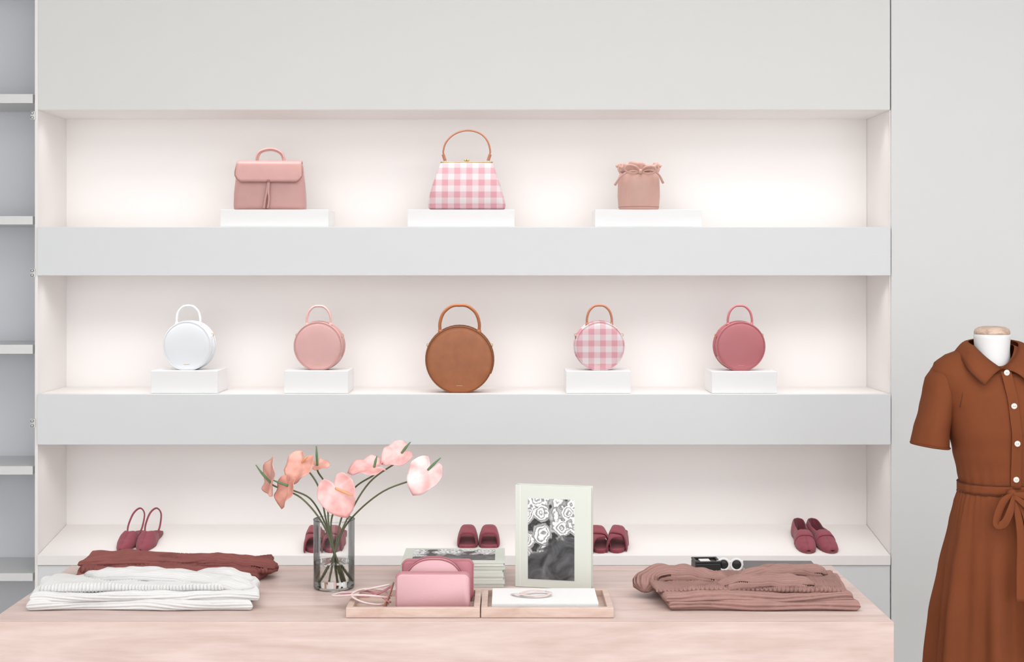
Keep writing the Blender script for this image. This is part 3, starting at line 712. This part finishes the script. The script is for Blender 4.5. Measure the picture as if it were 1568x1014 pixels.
# small things at the back right
g=group('card_wallet',(X(1081,3.55),3.55,TZ+.0005),(0,0,.05))
box('base',-.032,.032,-.030,.030,0,.022,M['black'],g,.003)
boxes('raised_rim',[(-.032,.032,-.030,-.024,.022,.027),(-.032,.032,.024,.030,.022,.027),(-.032,-.026,-.024,.024,.022,.027),(.026,.032,-.024,.024,.022,.027)],M['black'],g,.0015)
box('card_insert',-.016,.010,-.018,.018,.022,.0245,M['pages'],g,.0008)
g=group('sunglasses',(X(1118,3.53),3.53,TZ+.001),(0,0,-.1))
for s in (-1,1):
    tube('frame_rim',[(s*.016+.014*math.cos(a),.0,.017+.014*math.sin(a)) for a in [i*math.pi/5 for i in range(10)]],.003,M['paper'],g,8,4,cyc=True)
    lathe('lens',[(-.0008,.001),(-.0008,.013),(.0008,.013),(.0008,.001)],M['black'],g,20,'Y',(s*.016,0,.017))
    tube('temple',[(s*.030,0,.024),(s*.030,.03,.022),(s*.012,.045,.014)],.002,M['paper'],g,8,5)
tube('bridge',[(-.004,0,.021),(0,-.001,.024),(.004,0,.021)],.002,M['paper'],g,8,4)
g=group('magazine',(X(1196,3.5),3.495,TZ+.0005),(0,0,-.02))
box('back_cover',-.09,.09,-.09,.09,0,.0015,M['dark'],g,0); box('pages',-.089,.088,-.088,.088,.0015,.0145,M['pages'],g,0); box('front_cover',-.09,.09,-.09,.09,.0145,.016,M['dark'],g,.0004)

# ---------------------------------------------------------------- dress on mannequin
YM=4.36; km=YM/FPX
g=group('dress_form_with_shirt_dress',(X(1520,YM),YM,0))
def mx(px): return (px-1520)*km
def mz(py): return Z(py,YM)
RB=[(528,31,1519,.064,.062),(536,50,1519,.075,.060),(546,74,1519,.085,.046),(556,88,1520,.092,.030),(568,93,1521,.098,.016),(585,91,1522,.106,.006),(605,84,1524,.115,0),(630,78,1527,.122,0),(655,77,1530,.124,0),(690,72,1533,.110,0),(720,68,1536,.098,0),(742,66,1538,.092,0),(748,66,1538,.092,0)]
def body_at(py):
    return [interp([(r[0],r[i]) for r in RB],py) for i in (1,2,3,4)]
def bpt(py,ang,off=0):
    hwp,cx,dp,dr=body_at(py); c_,s_=math.cos(ang),math.sin(ang); e=.88
    x=hwp*km*math.copysign(abs(c_)**e,c_); y=dp*math.copysign(abs(s_)**e,s_)
    L=math.hypot(x,y); x+=x/L*off; y+=y/L*off
    wr=0
    if py>560: wr=.0045*noise.noise(Vector((x*14,py*.02,y*9)))+ (.003*math.sin(ang*22)*max(0,(py-690)/55))
    zz=mz(py)-dr*max(0,-s_)**2.2
    return Vector((x*(1+wr*3)+mx(cx),y*(1+wr*6),zz))
n=120; rings=[]
for i in range(56):
    py=528+(748-528)*i/55
    rings.append([bpt(py,2*math.pi*j/n) for j in range(n)])
loft('bodice',rings,M['dress'],g,False,False,solid=.0015)
SK=[(744,66,1538,.092),(752,71,1539,.100),(770,78,1541,.112),(800,86,1543,.125),(870,100,1546,.150),(940,110,1548,.170),(1014,118,1550,.19),(1080,126,1551,.21)]
rings=[];n=300
for i in range(60):
    py=744+(1080-744)*i/59; hwp=interp([(r[0],r[1]) for r in SK],py); cx=interp([(r[0],r[2]) for r in SK],py); dp=interp([(r[0],r[3]) for r in SK],py)
    gth=min(1,(py-744)/200.0); r=[]
    for j in range(n):
        a=2*math.pi*j/n
        fold=.024*gth*(math.sin(9*a+.5*math.sin(3*a)+1.0)+.6*math.sin(17*a+2+py*.002)+.7*noise.noise(Vector((math.cos(a)*4,math.sin(a)*4,py*.003))))
        small=.0032*(1-min(1,(py-744)/90))*math.sin(46*a)
        R=1+ (fold+small)/.2*.55
        r.append(Vector((hwp*km*math.cos(a)*R+mx(cx),dp*math.sin(a)*R,mz(py))))
    rings.append(r)
loft('skirt',rings,M['dress'],g,False,False,solid=.0015)
for sd in (-1,1):
    rings=[]
    tab=[(554,1460,7,.028),(558,1455,15,.042),(565,1449,21,.056),(582,1443,25,.064),(600,1440,25,.066),(630,1433,24,.064),(660,1427,26,.066),(684,1425,28.5,.068)]
    for i in range(26):
        py=554+(684-554)*i/25; cx=interp([(q[0],q[1]) for q in tab],py); hw_=interp([(q[0],q[2]) for q in tab],py); dp=interp([(q[0],q[3]) for q in tab],py)
        dx=(cx-1520)*km; r=[]
        for j in range(48):
            a=2*math.pi*j/48
            wv=1+.06*noise.noise(Vector((math.cos(a)*1.5,math.sin(a)*1.5,py*.02+sd)))
            x=hw_*km*math.cos(a)*wv; y=dp*math.sin(a)*wv
            tilt=(x/ (hw_*km))*.008*((py-554)/128)
            r.append(Vector(((dx+x) if sd<0 else -(dx+x)+.002,y+.005,mz(py)-tilt)))
        rings.append(r)
    loft('sleeve',rings,M['dress'],g,True,False,solid=.0015)
    tube('cuff_hem',[((-1 if sd>0 else 1)*((1425-1520)*km+28.9*km*math.cos(2*math.pi*j/48))+(.002 if sd>0 else 0), .069*math.sin(2*math.pi*j/48)+.005, mz(682)-math.cos(2*math.pi*j/48)*.008) for j in range(48)],.0022,M['dress'],g,6,1,cyc=True)
    tube('armhole_seam',[(-sd*mx(1452),.0,mz(553)),(-sd*mx(1456),-.05,mz(568)),(-sd*mx(1461),-.082,mz(592)),(-sd*mx(1458),-.075,mz(620))],.0012,M['dressD'],g,6,6)
inn=[(1519,519,.062),(1486,523,.020),(1488,531,-.030),(1501,547,-.062),(1521,563,-.078)]
out_=[(1519,536,.090),(1466,540,.030),(1465,549,-.050),(1470,566,-.100),(1487,585,-.122)]
for sd in (-1,1):
    def cv(p):
        x=mx(p[0]); x=x if sd<0 else -x+.004
        return Vector((x,p[2],mz(p[1])))
    I=catmull([cv(p) for p in inn],6); O=catmull([cv(p) for p in out_],6)
    rows=[]
    for f in range(7):
        t=f/6; rows.append([I[i].lerp(O[i],t)+Vector((0,-.012*math.sin(math.pi*t)*min(1,i/8),.012*math.sin(math.pi*t))) for i in range(len(I))])
    loft('collar_leaf',rows,M['dress'],g,False,False,closed=False,solid=.003)
    tube('collar_edge',[tuple(v+Vector((0,-.001,0))) for v in O],.0016,M['dressD'],g,6,1)
def front(py,dx=0,off=.003):
    hwp,cx,dp,dr=body_at(py); e=math.sqrt(max(0,1-(dx/(hwp*km))**2))
    ctr=interp([(560,1522),(616,1530),(672,1535),(727,1537),(744,1538)],py)
    return Vector((mx(ctr)+dx,-dp*e-off-.004,mz(py)))
pl=[]
for i in range(30):
    py=566+(742-566)*i/29; pl.append([front(py,d) for d in (-.015,-.0145,0,.0145,.015)])
loft('button_placket',pl,M['dress'],g,False,False,closed=False,solid=.003)
for py in (567,616,672,727):
    p=front(py+0,0,.006)
    lathe('button',[(-.0025,.001),(-.003,.007),(-.0015,.009),(.0015,.0085),(.002,.001)],M['button'],g,24,'Y',tuple(p))
    for a in (-1,1):
        lathe('button_hole',[(-.0034,.0004),(-.0034,.0011),(-.0028,.0011)],M['dressD'],g,8,'Y',(p.x+a*.0022,p.y,p.z))
rings=[]
for py in (738,742,747,752):
    rings.append([bpt(744,2*math.pi*j/80,.006)+Vector((0,0,(744-py)*km)) for j in range(80)])
loft('belt',rings,M['dress'],g,False,False,solid=.003)
for py in (737.5,752.5):
    tube('belt_edge',[tuple(bpt(744,2*math.pi*j/80,.008)+Vector((0,0,(744-py)*km))) for j in range(80)],.0012,M['dressD'],g,6,1,cyc=True)
kx=mx(1530); kz=mz(748); ky=-.108
lathe('belt_knot',[(-.014,.002),(-.012,.012),(0,.016),(.010,.012),(.012,.002)],M['dress'],g,20,'Y',(kx,ky,kz))
def ribbon(name,pts,w=.013): tube(name,pts,w,M['dress'],g,12,8,h=.0022,up=(.15,-1,.1))
def bp(px,py,dy=0): return (mx(px),ky-.012+dy,mz(py))
ribbon('bow_loop',[bp(1530,748),bp(1515,756,-.012),(mx(1504),ky-.035,mz(775)),(mx(1500),ky-.045,mz(790)),(mx(1510),ky-.050,mz(788)),(mx(1520),ky-.045,mz(770)),bp(1530,750,-.004)],[.006,.012,.013,.012,.013,.012,.006])
ribbon('bow_loop',[bp(1530,748),bp(1548,750,-.012),(mx(1562),ky-.03,mz(762)),(mx(1572),ky-.04,mz(778)),(mx(1562),ky-.048,mz(780)),(mx(1548),ky-.04,mz(765)),bp(1530,750,-.004)],[.006,.012,.013,.012,.013,.012,.006])
ribbon('belt_tail',[bp(1530,750),bp(1533,775,-.022),bp(1534,810,-.045),bp(1530,850,-.064),bp(1527,898,-.082)],[.006,.011,.014,.014,.015])
ribbon('belt_tail',[bp(1532,750),bp(1546,780,-.020),bp(1551,830,-.052),bp(1547,900,-.080),bp(1545,975,-.105)],[.006,.011,.014,.014,.015])
nc=mx(1519)
lathe('mannequin_neck',[(mz(600),.052),(mz(560),.054),(mz(548),.0535),(mz(535),.052),(mz(517),.054),(mz(512),.0545)],M['neck'],g,48,'Z',(nc,0,0))
lathe('neck_cap',[(mz(512),.050),(mz(511),.0535),(mz(508),.0535),(mz(504),.050),(mz(501),.040),(mz(499.5),.022),(mz(499),.001)],M['capwood'],g,48,'Z',(nc,0,0))
lathe('stand_pole',[(.03,.012),(.9,.012),(1.0,.06),(1.05,.06)],M['steel'],g,24,'Z',(mx(1535),0,0))
lathe('stand_base',[(0.001,.17),(.006,.175),(.016,.172),(.03,.03),(.04,.013)],M['steel'],g,48,'Z',(mx(1535),0,0))

# ---------------------------------------------------------------- lights
def area(name,loc,rot,sx,sy,power,colr,spread=180):
    l=bpy.data.lights.new(name,'AREA'); l.shape='RECTANGLE'; l.size=sx; l.size_y=sy; l.energy=power; l.color=colr; l.spread=math.radians(spread)
    o=bpy.data.objects.new(name,l); COL.objects.link(o); o.location=loc; o.rotation_euler=rot; return o
W3=XR-XL-.10; cxw=(XR+XL)/2
for nm,zz,pw in (('led_strip_top',zt,3.1),('led_strip_middle',z1b+.012,3.1),('led_strip_bottom',z2b+.012,2.0)):
    area(nm,(cxw,Y0+.04,zz-.004),(math.radians(3),0,0),W3,.02,pw,(1,.985,.975),112)
area('added_ceiling_fill',(0.4,2.2,CE-.02),(0,0,0),4.5,2.2,68,(1,.99,.985))  # unseen area light added below the ceiling to brighten the room
w=bpy.data.worlds.new('sky'); bpy.context.scene.world=w; w.use_nodes=True
bg=w.node_tree.nodes['Background']; bg.inputs[0].default_value=(.985,.99,1,1); bg.inputs[1].default_value=2.75

# ---------------------------------------------------------------- camera
cd=bpy.data.cameras.new('camera'); cam=bpy.data.objects.new('camera',cd); COL.objects.link(cam)
cam.location=(0,0,CAMZ); cam.rotation_euler=(math.radians(90),0,0)
cd.sensor_width=36; cd.lens=FPX/1568*36; cd.shift_x=(784-775)/1568; cd.shift_y=-(507-413)/1568
cd.clip_start=.05
bpy.context.scene.camera=cam
bpy.context.scene.view_settings.view_transform='Standard'
